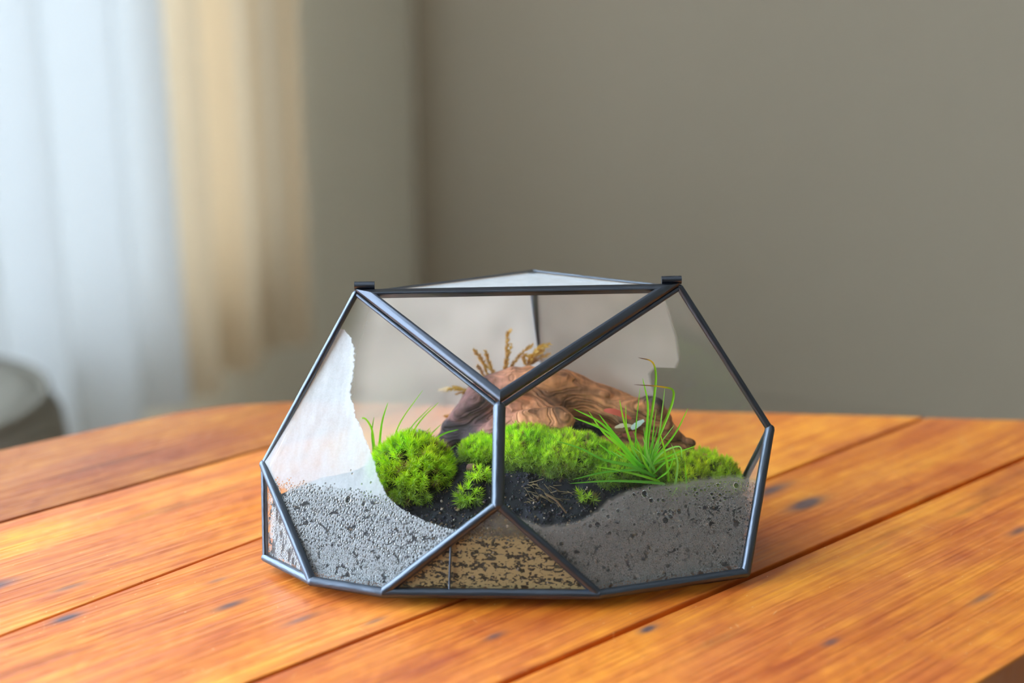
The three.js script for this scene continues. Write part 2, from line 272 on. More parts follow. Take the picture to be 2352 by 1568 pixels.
function plate(b, outline, d0, d1) {                           // a flat plate with thickness in the pane's plane; uv runs 0..1 over its box
  const pts = outline.map(([x, y]) => new THREE.Vector2(x, y)), tri = THREE.ShapeUtils.triangulateShape(pts, []);
  const xs = outline.map((p) => p[0]), ys = outline.map((p) => p[1]), x0 = Math.min(...xs), y0 = Math.min(...ys), w = Math.max(...xs) - x0, h = Math.max(...ys) - y0;
  const pos = [], uv = [], put = (i, d) => { pos.push(...b.to(outline[i][0], outline[i][1], d).toArray()); uv.push((outline[i][0] - x0) / w, (outline[i][1] - y0) / h); };
  const area = THREE.ShapeUtils.area(pts) > 0;
  for (const t of tri) { const [i, j, k] = t; for (const m of [i, j, k]) put(m, d1); if (d0 !== d1) for (const m of [i, k, j]) put(m, d0); }
  if (d0 !== d1) outline.forEach((_, i) => { const j = (i + 1) % outline.length; for (const [m, d] of area ? [[i, d0], [j, d0], [j, d1], [i, d0], [j, d1], [i, d1]] : [[i, d0], [j, d1], [j, d0], [i, d0], [i, d1], [j, d1]]) put(m, d); });
  const g = new THREE.BufferGeometry(); g.setAttribute('position', new THREE.Float32BufferAttribute(pos, 3)); g.setAttribute('uv', new THREE.Float32BufferAttribute(uv, 2)); g.computeVertexNormals();
  return { g, x0, y0, w, h };
}
const dropShape = new THREE.LatheGeometry([[0, 0], [0.94, 0], [0.99, 0.12], [1, 0.3], [0.93, 0.55], [0.75, 0.76], [0.45, 0.91], [0.2, 0.96], [0, 0.97]].map(([x, y]) => new THREE.Vector2(x, y)), 12);
const water = phy({ color: 0xffffff, transmission: 1, roughness: 0.0, thickness: 0.001, ior: 1.33 });
function glassPane(keys, o = {}) {
  const b = paneBasis(keys), out = inset(b.flat, 0.6), body = plate(b, out, -0.9, 0.9);
  const pane = part('glass_pane', body.g, o.glass || paneGlass, terrarium);
  if (o.label) pane.userData.label = o.label;
  const list = [];
  if (o.drops) {
    const r = rng(o.seed || 5), cells = new Map(), G = 1.0, hull = inset(b.flat, 2.2);
    for (const q of o.big || []) { const key = Math.floor(q[0] / G) * 4096 + Math.floor(q[1] / G); if (!cells.has(key)) cells.set(key, []); cells.get(key).push(q); list.push(q); }
    const seeds = [];
    for (let k = 0; k < o.tries; k++) { const x = f0(b.flat, 0, r), y = f0(b.flat, 1, r); if (!inPoly(hull, x, y)) continue; const rad = o.drops(x, y, r); if (rad) seeds.push([x, y, rad]); }
    seeds.sort((p, q) => (q[2] > 0.6 ? q[2] : 0) - (p[2] > 0.6 ? p[2] : 0));
    for (const [x, y, rad] of seeds) {
      const cx = Math.floor(x / G), cy = Math.floor(y / G); let ok = true;
      for (let i = -2; i <= 2 && ok; i++) for (let j = -2; j <= 2 && ok; j++) for (const [a, c, q] of cells.get((cx + i) * 4096 + cy + j) || []) if (Math.hypot(a - x, c - y) < (q + rad) * 0.98) { ok = false; break; }
      if (!ok) continue;
      const key = cx * 4096 + cy; if (!cells.has(key)) cells.set(key, []); cells.get(key).push([x, y, rad]); list.push([x, y, rad]);
    }
    const im = shade(new THREE.InstancedMesh(dropShape, water, list.length)), M = new THREE.Matrix4();
    list.forEach(([x, y, rad], i) => { const a = b.u.clone().multiplyScalar(rad / 1000 * (0.92 + 0.16 * r())), n = b.n.clone().multiplyScalar(-rad / 1000), c = b.v.clone().multiplyScalar(rad / 1000 * (0.95 + 0.22 * r())), p = b.to(x, y, -0.95); M.makeBasis(a, n, c.negate()); M.setPosition(p); im.setMatrixAt(i, M); });
    im.name = numbered('condensation_drops'); im.userData.kind = 'stuff'; pane.add(im);
  }
  if (o.film) {
    const f = plate(b, out, -0.93, -0.93), W = o.size || 768, H = Math.round(W * f.h / f.w);
    const alpha = texture(W, H, (u, v, c) => { c[0] = c[1] = c[2] = o.film(f.x0 + u * f.w, f.y0 + v * f.h); });
    const D = alpha.image.data;                                 // where a bead has gathered the mist is gone
    for (const [x, y, rad] of list) { const R = rad * 1.04, k = W / f.w; for (let j = Math.floor((y - R - f.y0) * k); j <= (y + R - f.y0) * k; j++) for (let i = Math.floor((x - R - f.x0) * k); i <= (x + R - f.x0) * k; i++) if (i >= 0 && j >= 0 && i < W && j < H && Math.hypot((i + 0.5) / k + f.x0 - x, (j + 0.5) / k + f.y0 - y) < R) { const q = (j * W + i) * 4; for (let c = 0; c < 3; c++) D[q + c] *= rad > 0.95 ? 0.08 : rad > 0.33 ? 0.22 : 0.16; } }
    const m = phy({ color: o.filmColor || lin(0.84, 0.87, 0.96), transmission: o.through ?? 0.5, roughness: 1, thickness: 0, transparent: true, alphaMap: alpha, side: THREE.DoubleSide });
    const film = obj('condensation_film', f.g, m, pane); film.name = numbered('condensation_film');
  }
  return b;
}
const f0 = (flat, k, r) => { const v = flat.map((p) => p[k]), a = Math.min(...v), z = Math.max(...v); return a + (z - a) * r(); };
const streak = (u, v, f) => { const wx = 5 * fbm(u * 0.16, v * 0.16, f, 2), wy = 5 * fbm(u * 0.16 + 7, v * 0.16, f + 3, 2), n = fbm(u * 0.42 + wx * 0.6, v * 0.42 + wy * 0.6, f + 0.5, 3), m = fbm(u * 0.11 + 3, v * 0.11, f + 6.5, 2), h = 0.63 - 0.12 * (m - 0.4); return sstep(n, h, h + 0.035); };
// front left pane: thick mist to the left of a wiped arc, beads of water below
const FLB = [[-23, 39.9], [-22.6, 35.3], [-21.1, 27.1], [-19, 18.8], [-15.8, 10.2], [-11.3, 3.7], [-5.3, -0.7], [-0.3, -4], [4.9, -6.3], [10, -9], [15.1, -12.6], [20.2, -15.8], [25.3, -19.7], [31.7, -22.4], [38, -25.3], [49.2, -25.2], [60.2, -26.9], [65.5, -29.7], [69.6, -34]];
const flMist = (u, v) => (v > 69.6 ? -1 : v < -23 ? 9 : interp(FLB, v) - u + 1.2 * (noise(u * 0.9, v * 0.9) - 0.5));
const FLK = glassPane(['L', 'P0', 'P1', 'M', 'F', 'TL'], {
  size: 1024, seed: 11, tries: 60000, big: [[-17.2, -15.5, 1.7], [-8.5, -16.5, 1.2], [-17, -2.5, 0.6], [-11, -7, 0.5], [-33, -12, 0.9]], through: 0.3, label: 'misted front left pane',
  film: (u, v) => {
    const e = flMist(u, v), low = 1 - sstep(v, -19 + 5 * noise(u * 0.2, v * 0.2), -11 + 4 * noise(u * 0.2, 3));
    let a = sstep(e, -0.4, 0.9) * (0.62 + 0.34 * (fbm(u * 0.3, v * 0.09, 0.5, 3) - 0.3) + 0.16 * fbm(u * 1.6, v * 1.6, 2.5, 2) + 0.16 * (1 - sstep(e, 0, 9)) * sstep(v, 0, 30));
    const clear = (1 - streak(u, v, 3)) * sstep(fbm(u * 1.1, v * 1.1, 8.5, 3), 0.28, 0.5);
    a = lerp(a, sstep(e, -0.3, 0.6) * (0.08 + 0.50 * clear), low);
    return clamp(a + 0.006 * noise(u * 0.1, v * 0.1), 0, 0.96);
  },
  drops: (u, v, r) => { const e = flMist(u, v); if (e < 0.5) return 0; const k = sstep(v, -8, -18 + 3 * noise(u * 0.2, v * 0.2)); const low = 1 - sstep(v, -17, -8); if (r() > low) return r() < 0.003 && e > 2 && v < 4 && u > -18 ? 0.4 + 0.4 * r() : 0; if (streak(u, v, 3) > 0.4) return 0; return (v < -40 ? 0.30 : 0.34) + 0.46 * r() * r() * (v < -40 ? 0.7 : 1); } });
// front right pane: thin grey mist below a low arc, round beads and clear runs
const FRB = [[-74, -14], [-62.2, -17.7], [-50.8, -23.9], [-32.7, -23.6], [-23, -19.5], [-15.5, -15.1], [-5.7, -12], [8.5, -10.9], [22.6, -11.1], [37.1, -10.6], [51.5, -11.2], [63.3, -13.8], [80, -14]];
const frMist = (u, v) => interp(FRB, u) - v + 1.6 * (noise(u * 0.5, v * 0.5, 5.5) - 0.5);
const FRK = glassPane(['F', 'M', 'P2', 'R2', 'R', 'TR'], {
  size: 1024, seed: 23, tries: 120000, big: [[3.5, -15.2, 1.7], [6.5, -12.9, 0.9], [53, -17, 1.5], [47, -19.5, 0.8], [15, -28, 1.3], [12, -29.5, 1.4], [9, -26, 1.2], [20, -26, 1.2], [24, -24, 1.0], [34, -26, 1.1], [-18, -32, 1.0]], through: 0.4, filmColor: lin(0.88, 0.80, 0.77), label: 'front right pane misted along its lower half',
  film: (u, v) => {
    const e = frMist(u, v), m = sstep(e, -0.6, 2.6), deep = sstep(e, 6, 15);
    const clear = 1 - streak(u, v, 7), patch = sstep(fbm(u * 0.1, v * 0.1, 1.5, 3), 0.45, 0.6);
    let a = m * (0.34 + 0.10 * fbm(u * 1.4, v * 1.4, 3.5, 2));
    a = lerp(a, m * (0.30 + 0.12 * noise(u * 1.9, v * 1.9, 2.5)) * lerp(0.12 + 0.88 * clear, 1, patch * 0.4), deep);
    const smear = 0.02 * sstep(noise(u * 0.05 + 3, v * 0.05, 1.5), 0.55, 0.9);
    return clamp(a + smear, 0, 0.9);
  },
  drops: (u, v, r) => { const e = frMist(u, v); if (e < 3) return 0; if (streak(u, v, 7) > 0.4 && e > 8) return 0; const right = sstep(u, 0, 55), dens = clamp(0.25 + 0.75 * sstep(fbm(u * 0.09, v * 0.09, 2.2, 2), 0.35, 0.6) * (0.5 + right), 0, 1); if (r() > dens) return 0; const big = e < 14 ? 0.95 : 0.5; return r() < 0.016 * (e < 16 ? 1 + 1.5 * right : 0.35) ? 0.61 + 0.75 * r() * r() * big : 0.2 + 0.4 * r() * r() * (0.7 + right * 0.6); } });
// front triangle: broken film, its brown paints in the table's reflected colour
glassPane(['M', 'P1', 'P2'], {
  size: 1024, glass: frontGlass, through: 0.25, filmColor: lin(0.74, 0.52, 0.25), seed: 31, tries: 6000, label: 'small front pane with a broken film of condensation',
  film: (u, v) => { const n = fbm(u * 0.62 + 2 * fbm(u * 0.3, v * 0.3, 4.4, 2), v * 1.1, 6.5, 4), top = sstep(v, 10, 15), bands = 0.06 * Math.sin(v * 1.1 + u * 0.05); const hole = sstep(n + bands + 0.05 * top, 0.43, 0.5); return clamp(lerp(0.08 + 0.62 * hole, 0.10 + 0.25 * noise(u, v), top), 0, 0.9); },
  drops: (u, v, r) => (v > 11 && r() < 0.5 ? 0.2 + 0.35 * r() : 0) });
// left triangle, seen nearly edge on: streaked
glassPane(['L', 'Q0', 'P0'], {
  size: 512, seed: 41, tries: 9000, through: 0.5, label: 'narrow left pane with streaked beads',
  film: (u, v) => { const s = fbm(u * 0.5, v * 0.14, 2.5, 3), hole = sstep(s, 0.42, 0.54), k = sstep(v, 22, 28); return clamp(lerp(0.1 + 0.6 * hole, 0.45, k), 0, 0.9); },
  drops: (u, v, r) => (fbm(u * 0.5, v * 0.14, 2.5, 3) > 0.5 && r() < 0.8 ? 0.25 + 0.35 * r() : 0) });
glassPane(['R', 'R2', 'R3'], { film: (u, v) => clamp(0.28 - 0.01 * v + 0.1 * fbm(u * 0.3, v * 0.3, 1.5, 2), 0, 0.5), size: 256 });
// back panes: a thin even veil
const BRB = [[-80, -46], [-17.7, -21.9], [-5.5, -17], [1.3, -11.9], [12, -7], [18.3, -5.9], [22.8, -10], [24.7, -21.8], [29.7, -24], [42, -22.4], [60.8, -16.6], [69.4, -9.2], [73.5, -4.2]];
glassPane(['TR', 'R', 'R3', 'Q2', 'MB', 'B'], { size: 640, through: 0.55, label: 'back right pane with a pale veil of mist',
  filmColor: lin(0.93, 0.83, 0.77), film: (u, v) => { const e = u - interp(BRB, v); return clamp(0.03 + (0.30 + 0.36 * fbm(u * 0.04, v * 0.04, 3.5, 2)) * sstep(e, -0.6, 2.4), 0, 0.9); } });
glassPane(['B', 'MB', 'Q1', 'Q0', 'L', 'TL'], { size: 640, through: 0.55, label: 'back left pane with a pale veil of mist',
  filmColor: lin(0.93, 0.83, 0.77), film: (u, v) => { const e = interp([[-60, 60], [18.8, 24.8], [38, 24.1], [51.2, 18.6], [71.1, 10.5]], v) - u; return clamp(0.05 + (0.24 + 0.38 * fbm(u * 0.04, v * 0.04, 8.5, 2)) * sstep(e, -16, 8), 0, 0.9); } });
glassPane(['TL', 'TR', 'B'], { size: 512, through: 0.3, label: 'sloping top pane behind the lid, whitened by mist',
  film: (u, v) => clamp(0.7 + 0.25 * fbm(u * 0.2, v * 0.2, 2.5, 3), 0, 0.9) });
glassPane(['MB', 'Q2', 'Q1'], {});
for (const [x, z] of [[-0.085, -0.66], [0.085, -0.668], [-0.03, -0.71], [0.05, -0.72]]) { const g = new THREE.CylinderGeometry(0.006, 0.0065, 0.0052, 20); g.translate(x, 0.00265, z); part('rubber_pad', g, std({ color: lin(0.02, 0.02, 0.02), roughness: 0.9 }), terrarium); }
{ // thin bar added in place of the table seam's reflection in the front triangle
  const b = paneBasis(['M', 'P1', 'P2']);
  part('seam_reflection_bar', barGeo(b.to(-20.6, 10.6, 0.6), b.to(-21.2, -13.5, 0.6), 0.00055, 77), lead, terrarium);
}
{ // floor of the terrarium
  const b = paneBasis(['Q0', 'Q1', 'Q2', 'R3', 'R2', 'P2', 'P1', 'P0']);
  part('base_pane', plate(b, inset(b.flat, 0.6), -0.9, 0.9).g, paneGlass, terrarium);
}
{ // lid: a triangular frame hinged at the ridge
  const n = P.TR.clone().sub(P.TL).cross(P.F.clone().sub(P.TL)).normalize(); if (n.y < 0) n.negate();
  const lid = new THREE.Group(); lid.name = 'lid'; lid.userData.label = 'hinged triangular lid'; terrarium.add(lid);
  const lift = 0.0042, up = P.F.clone().sub(P.TL.clone().add(P.TR).multiplyScalar(0.5)).normalize().negate();
  const a = P.TL.clone().addScaledVector(n, lift), b = P.TR.clone().addScaledVector(n, lift), c = P.F.clone().addScaledVector(n, lift * 0.8).addScaledVector(up, 0.0012);
  const e1 = b.clone().sub(a).normalize(), e2 = n.clone().cross(e1).normalize();
  const flat = [a, b, c].map((p) => { const q = p.clone().sub(a); return [q.dot(e1) * 1000, q.dot(e2) * 1000]; });
  const to = (x, y, d) => a.clone().addScaledVector(e1, x / 1000).addScaledVector(e2, y / 1000).addScaledVector(n, d / 1000);
  const prof = [[0.2, -2.2], [0.2, 0.1], [0.35, 0.38], [2.3, 1.6], [3.1, 1.95], [3.8, 1.95], [4.3, 1.6], [4.3, -2.2]], rims = prof.map(([d]) => inset(flat, d)), NP = prof.length;
  const rail = (i) => {                                       // one mitred rail with chamfered top edges
    const j = (i + 1) % 3, ring = (k) => prof.map(([, h], m) => to(...rims[m][k], h)), A = ring(i), Bq = ring(j), pos = [];
    const quad = (p, q, r, s) => { for (const v of [p, q, r, p, r, s]) pos.push(...v.toArray()); };
    for (let k = 0; k < NP; k++) { const m = (k + 1) % NP; quad(A[k], Bq[k], Bq[m], A[m]); }
    for (const R of [A, Bq]) { const s = [...R.keys()]; if (R !== A) s.reverse(); for (let k = 1; k < NP - 1; k++) for (const m of [s[0], s[k], s[k + 1]]) pos.push(...R[m].toArray()); }
    const g = new THREE.BufferGeometry(); g.setAttribute('position', new THREE.Float32BufferAttribute(pos, 3)); return toCreasedNormals(g, 0.7);
  };
  for (let i = 0; i < 3; i++) part('lid_rail', rail(i), brassDark, lid);
  const lb = { to: (x, y, d) => to(x, y, d) };
  part('lid_pane', plate(lb, inset(flat, 3.0), -0.9, 0.9).g, paneGlass, lid);
  // two short hinge tubes on the ridge
  const back = V3(0, 0.0012, -0.0022), ax = P.TR.clone().sub(P.TL).normalize();
  for (const [p, s] of [[a, 1], [b, -1]]) { const q = p.clone().add(back).addScaledVector(ax, -s * 0.0005), g = barGeo(q, q.clone().addScaledVector(ax, s * 0.0102), 0.0021, 40); part('hinge_tube', g, brassDark, terrarium); }
}
// ------------------------------------------------------------------ what grows inside
const soilMat = std({ vertexColors: true, roughness: 0.95 });
const SIDE = [['L', 'P0', 'P1', 'M', 'F', 'TL'], ['F', 'M', 'P2', 'R2', 'R', 'TR'], ['M', 'P1', 'P2'], ['L', 'Q0', 'P0'], ['R', 'R2', 'R3'], ['TR', 'R', 'R3', 'Q2', 'MB', 'B'], ['B', 'MB', 'Q1', 'Q0', 'L', 'TL'], ['MB', 'Q2', 'Q1']].map(paneBasis);
function reach(cx, cz, y, a, gap) {                            // distance from (cx, cz) to the glass in direction a at height y
  let t = 1; const dx = Math.cos(a), dz = Math.sin(a);
  for (const b of SIDE) { const den = b.n.x * dx + b.n.z * dz; if (den < 1e-4) continue; const num = b.n.x * (b.c.x - cx) + b.n.y * (b.c.y - y) + b.n.z * (b.c.z - cz) - gap; t = Math.min(t, num / den); }
  return t;
}
function soilTop(x, z) {
  const back = clamp((-0.637 - z) / 0.05, 0, 1);
  return 0.0315 + 0.010 * back * sstep(-x, -0.07, -0.03) - 0.001 * sstep(x, 0.03, 0.09) + 0.0105 * sstep(-z, 0.649, 0.666) * sstep(x, -0.04, -0.02) * (1 - sstep(x, 0.055, 0.08)) + 0.005 * (fbm(x * 60, z * 60, 1.5, 3) - 0.5) + 0.003 * (noise(x * 240, z * 240) - 0.5);
}
{
  const soil = tag(thing('soil_bed', '', 'soil'), 'dark damp soil bed with coarse grains filling the bottom of the terrarium', 'soil', null, 'stuff');
  const CX = 0.002, CZ = -0.684, NA = 150, LV = 14, RI = 34, pos = [], col = [], idx = [];
  const add = (x, y, z) => { const n = fbm(x * 180, y * 180, z * 180, 2), k = 0.55 + 0.9 * n; pos.push(x, y, z); const w = noise(x * 400, y * 400, z * 400) > 0.83 ? 2.2 : 1; col.push(0.013 * k * w, 0.014 * k * w, 0.020 * k * w); return pos.length / 3 - 1; };
  const rings = [];
  for (let l = 0; l <= LV; l++) { const R = []; for (let i = 0; i < NA; i++) { const a = i / NA * Math.PI * 2; let y = 0.008; for (let k = 0; k < 3; k++) { const t = reach(CX, CZ, y, a, 0.0022), top = soilTop(CX + Math.cos(a) * t, CZ + Math.sin(a) * t); y = lerp(0.008, top, l / LV); } const g = 0.0018 + 0.0012 * noise(a * 30, y * 400), t = reach(CX, CZ, y, a, g); R.push(add(CX + Math.cos(a) * t, y, CZ + Math.sin(a) * t)); } rings.push(R); }
  for (let k = 1; k < RI; k++) { const R = [], top = rings[LV]; for (let i = 0; i < NA; i++) { const f = 1 - k / RI, o = top[i] * 3, x = CX + (pos[o] - CX) * f, z = CZ + (pos[o + 2] - CZ) * f; R.push(add(x, soilTop(x, z), z)); } rings.push(R); }
  const mid = add(CX, soilTop(CX, CZ), CZ), low = add(CX, 0.008, CZ);
  for (let l = 0; l < rings.length - 1; l++) for (let i = 0; i < NA; i++) { const j = (i + 1) % NA, a = rings[l][i], b = rings[l][j], c = rings[l + 1][i], d = rings[l + 1][j]; idx.push(a, c, b, b, c, d); }
  for (let i = 0; i < NA; i++) { const j = (i + 1) % NA; idx.push(rings[rings.length - 1][i], mid, rings[rings.length - 1][j], rings[0][j], low, rings[0][i]); }
  const g = new THREE.BufferGeometry(); g.setAttribute('position', new THREE.Float32BufferAttribute(pos, 3)); g.setAttribute('color', new THREE.Float32BufferAttribute(col, 3)); g.setIndex(idx); g.computeVertexNormals();
  part('soil_mass', g, soilMat, soil).userData.kind = 'stuff';
  const r = rng(9), N = 9000, grain = new THREE.IcosahedronGeometry(1, 0), im = shade(new THREE.InstancedMesh(grain, std({ color: 0xffffff, roughness: 0.7 }), N)), M = new THREE.Matrix4(), q = new THREE.Quaternion(), c = new THREE.Color();
  for (let i = 0; i < N; i++) {
    const a = r() * 6.2832, side = r() < 0.42; let x, y, z;
    const s = (0.35 + 0.75 * r() * r()) * 0.001;
    if (side) { const front = Math.PI * (0.02 + 0.96 * r()), top = 0.034; y = 0.0095 + (top - 0.0075) * r(); const t = reach(CX, CZ, y, front, s + 0.0013); x = CX + Math.cos(front) * t; z = CZ + Math.sin(front) * t; }
    else { const t = reach(CX, CZ, 0.038, a, 0.003) * Math.sqrt(r()); x = CX + Math.cos(a) * t; z = CZ + Math.sin(a) * t; y = soilTop(x, z) + s * 0.3; }
    q.set(r() - 0.5, r() - 0.5, r() - 0.5, r() - 0.5).normalize();
    M.compose(V3(x, y, z), q, V3(s * (0.8 + 0.5 * r()), s * (0.7 + 0.4 * r()), s)); im.setMatrixAt(i, M);
    const k = r(); if (k < 0.84) c.setRGB(0.010 + 0.018 * r(), 0.011 + 0.018 * r(), 0.016 + 0.03 * r()); else if (k < 0.97) c.setRGB(0.14, 0.09, 0.05); else c.setRGB(0.42, 0.33, 0.28);
    im.setColorAt(i, c);
  }
  im.name = 'soil_grains'; im.userData.kind = 'stuff'; soil.add(im);
}
// driftwood: a field of tapered limbs, hollowed and grooved along the grain
{
  const A = (px, py, z, r) => [at(px, py, z), r * 0.001];
  const CH = [
    [A(1012, 1040, -.708, 5), A(1058, 988, -.716, 11), A(1106, 936, -.72, 14.3), A(1185, 898, -.722, 14), A(1290, 905, -.722, 13.2), A(1400, 935, -.72, 11.5), A(1485, 962, -.716, 11.5), A(1535, 1010, -.709, 9)],
    [A(1110, 1010, -.705, 10), A(1200, 984, -.698, 9), A(1285, 972, -.695, 7.8)],
    [A(1180, 1035, -.695, 9), A(1330, 1030, -.693, 8), A(1440, 1045, -.693, 8)],
    [A(1180, 960, -.712, 11), A(1270, 950, -.712, 9)],
    [A(1535, 1035, -.706, 6), A(1578, 1024, -.704, 5)],
    [A(1050, 1050, -.712, 10), A(1250, 1050, -.712, 12), A(1500, 1050, -.708, 12)],
  ];
  const HOLE = [A(1380, 952, -.696, 10.5), A(1440, 985, -.693, 12), A(1340, 930, -.700, 7)];
  const box = { x0: -0.052, x1: 0.106, y0: 0.026, y1: 0.102, z0: -0.752, z1: -0.668 };
  const cap = (p, a, ra, b, rb) => { const ab = b.clone().sub(a), t = clamp(p.clone().sub(a).dot(ab) / ab.lengthSq(), 0, 1); return Math.hypot(p.x - a.x - ab.x * t, p.y - a.y - ab.y * t, p.z - a.z - ab.z * t) - lerp(ra, rb, t); };
  const smin = (a, b, k) => { const h = clamp(0.5 + 0.5 * (b - a) / k, 0, 1); return lerp(b, a, h) - k * h * (1 - h); };
  const groove = (x, y, z) => { const w = y + 0.35 * x * (x < 0 ? -1.6 : 0.6) + 0.003 * fbm(x * 30, y * 30, z * 30, 2); const n = fbm(x * 16 + 5, w * 230, z * 60, 3); return 0.55 * n + 0.45 * (1 - Math.abs(2 * fbm(x * 11, w * 150 + 9, z * 40, 2) - 1) * 1.6); };
  const sdf = (p) => {
    let d = 1;
    for (const c of CH) { let e = 1; for (let i = 0; i < c.length - 1; i++) e = Math.min(e, cap(p, c[i][0], c[i][1], c[i + 1][0], c[i + 1][1])); d = d === 1 ? e : smin(d, e, 0.0022); }
    for (const [c, r] of HOLE) d = -smin(-d, p.distanceTo(c) - r, 0.002);
    d += 0.008 * (fbm(p.x * 50, p.y * 75, p.z * 75, 3) - 0.5) + 0.0036 * (groove(p.x, p.y, p.z) - 0.55);
    return d;
  };
  const RES = 112, mc = new MarchingCubes(RES, std({}), false, false, 260000);
  mc.isolation = 0;
  const p = V3(0, 0, 0);
  for (let k = 0; k < RES; k++) for (let j = 0; j < RES; j++) for (let i = 0; i < RES; i++) {
    p.set(lerp(box.x0, box.x1, i / (RES - 1)), lerp(box.y0, box.y1, j / (RES - 1)), lerp(box.z0, box.z1, k / (RES - 1)));
    const edge = i < 2 || j < 2 || k < 2 || i > RES - 3 || j > RES - 3 || k > RES - 3;
    mc.field[i + j * RES + k * RES * RES] = edge ? -0.01 : -sdf(p);
  }
  mc.update();
  const n = mc.count ?? mc.geometry.drawRange.count, src = mc.positionArray, pos = new Float32Array(n * 3);
  const toBox = (v, a, b) => lerp(a, b, ((v + 1) / 2) * RES / (RES - 1));
  for (let i = 0; i < n; i++) { pos[i * 3] = toBox(src[i * 3], box.x0, box.x1); pos[i * 3 + 1] = toBox(src[i * 3 + 1], box.y0, box.y1); pos[i * 3 + 2] = toBox(src[i * 3 + 2], box.z0, box.z1); }
  let g = new THREE.BufferGeometry(); g.setAttribute('position', new THREE.BufferAttribute(pos, 3));
  g = mergeVertices(g, 1e-5); g.computeVertexNormals();
  const q = g.attributes.position, col = new Float32Array(q.count * 3), uv = new Float32Array(q.count * 2);
  for (let i = 0; i < q.count; i++) {
    const x = q.getX(i), y = q.getY(i), z = q.getZ(i), gr = groove(x, y, z), big = fbm(x * 50, y * 70, z * 50, 3), warm = sstep(x + 0.3 * (y - 0.06), -0.025, 0.03);
    const dark = sstep(fbm(x * 38 + 4, y * 55, z * 40, 3), 0.56, 0.70), k = clamp(0.62 + 1.0 * (gr - 0.44) + 1.9 * (big - 0.5) + 0.3 * (noise(x * 700, y * 900, z * 700) - 0.5), 0.10, 1.6);
    let c = [lerp(0.36, 0.86, warm), lerp(0.17, 0.36, warm), lerp(0.17, 0.15, warm)];
    c = c.map((v) => v * k); c = [lerp(c[0], 0.045, dark * 0.88), lerp(c[1], 0.042, dark * 0.88), lerp(c[2], 0.058, dark * 0.88)];
    const sand = Math.max(0, 1 - Math.hypot(x - 0.055, (y - 0.066) * 1.3, z + 0.7) / 0.016) * (noise(x * 900, y * 900, z * 900) > 0.35 ? 1 : 0.2);
    if (sand > 0) c = [lerp(c[0], 0.42, sand * 0.8), lerp(c[1], 0.27, sand * 0.8), lerp(c[2], 0.13, sand * 0.8)];
    col.set(c, i * 3); uv[i * 2] = (x - box.x0) / 0.16; uv[i * 2 + 1] = (y + 0.7 * (z + 0.70) + 0.03) / 0.2;
  }
  g.setAttribute('color', new THREE.BufferAttribute(col, 3)); g.setAttribute('uv', new THREE.BufferAttribute(uv, 2));
  const fibre = (u, v) => { const x = box.x0 + u * 0.16, y = v * 0.2 - 0.03, w = y + 0.35 * x * (x < 0 ? -1.6 : 0.6) + 0.0012 * fbm(x * 40, y * 50, 1.5, 2), a = fbm(x * 70, w * 1100, 0.5, 3), b = 1 - Math.abs(2 * fbm(x * 26, w * 620, 5.5, 2) - 1), p = noise(x * 900, y * 1100); return [a, b, p]; };
  const fib = texture(1024, 1024, (u, v, c) => { const [a, b, p] = fibre(u, v), k = clamp(0.22 + 1.3 * a - 0.28 * sstep(b, 0.86, 0.97) + 0.22 * (p - 0.5), 0.06, 1); c[0] = k; c[1] = k * (0.92 + 0.08 * a); c[2] = k * (0.84 + 0.16 * p); });
  const fibBump = texture(1024, 1024, (u, v, c) => { const [a, b] = fibre(u, v); c[0] = c[1] = c[2] = clamp(a - 0.6 * sstep(b, 0.84, 0.97) + 0.2, 0, 1); });
  const wood = std({ vertexColors: true, map: fib, roughness: 0.85, bumpMap: fibBump, bumpScale: 0.0009 });
  tag(obj('driftwood', g, wood), 'weathered brown driftwood lying behind the moss, hollowed on its right side', 'driftwood');
}
// moss: mounds thick with star-shaped shoots
const mossLeaf = phy({ color: 0xffffff, roughness: 1, transmission: 0.4, thickness: 0, side: THREE.DoubleSide });
function shootGeo(seed, leaves, len) {
  const r = rng(seed), pos = [], idx = [];
  for (let k = 0; k < leaves; k++) {
    const a = k * 2.399 + r() * 0.5, t = k / leaves, lift = lerp(1.35, 0.25, t) + (r() - 0.5) * 0.3, L = len * (0.7 + 0.5 * r()), w = len * 0.036 * (0.8 + 0.5 * r()), y0 = lerp(0.5, 0.05, t) * len, ca = Math.cos(a), sa = Math.sin(a), o = pos.length / 3;
    for (let i = 0; i <= 3; i++) { const s = i / 3, out = Math.cos(lift) * s * L + 0.0, up = y0 + Math.sin(lift) * s * L - 0.28 * s * s * L * Math.cos(lift), ww = w * [0.8, 1, 0.65, 0.05][i]; pos.push(ca * out - sa * ww, up, sa * out + ca * ww, ca * out + sa * ww, up, sa * out - ca * ww); if (i < 3) { const b = o + i * 2; idx.push(b, b + 1, b + 3, b, b + 3, b + 2); } }
  }
  const g = new THREE.BufferGeometry(); g.setAttribute('position', new THREE.Float32BufferAttribute(pos, 3)); g.setIndex(idx); g.computeVertexNormals(); return g;
}
const SHOOTS = [shootGeo(1, 30, 0.0038), shootGeo(2, 26, 0.0033), shootGeo(3, 34, 0.0036)];
const mossBase = std({ color: lin(0.03, 0.05, 0.01), roughness: 1 });
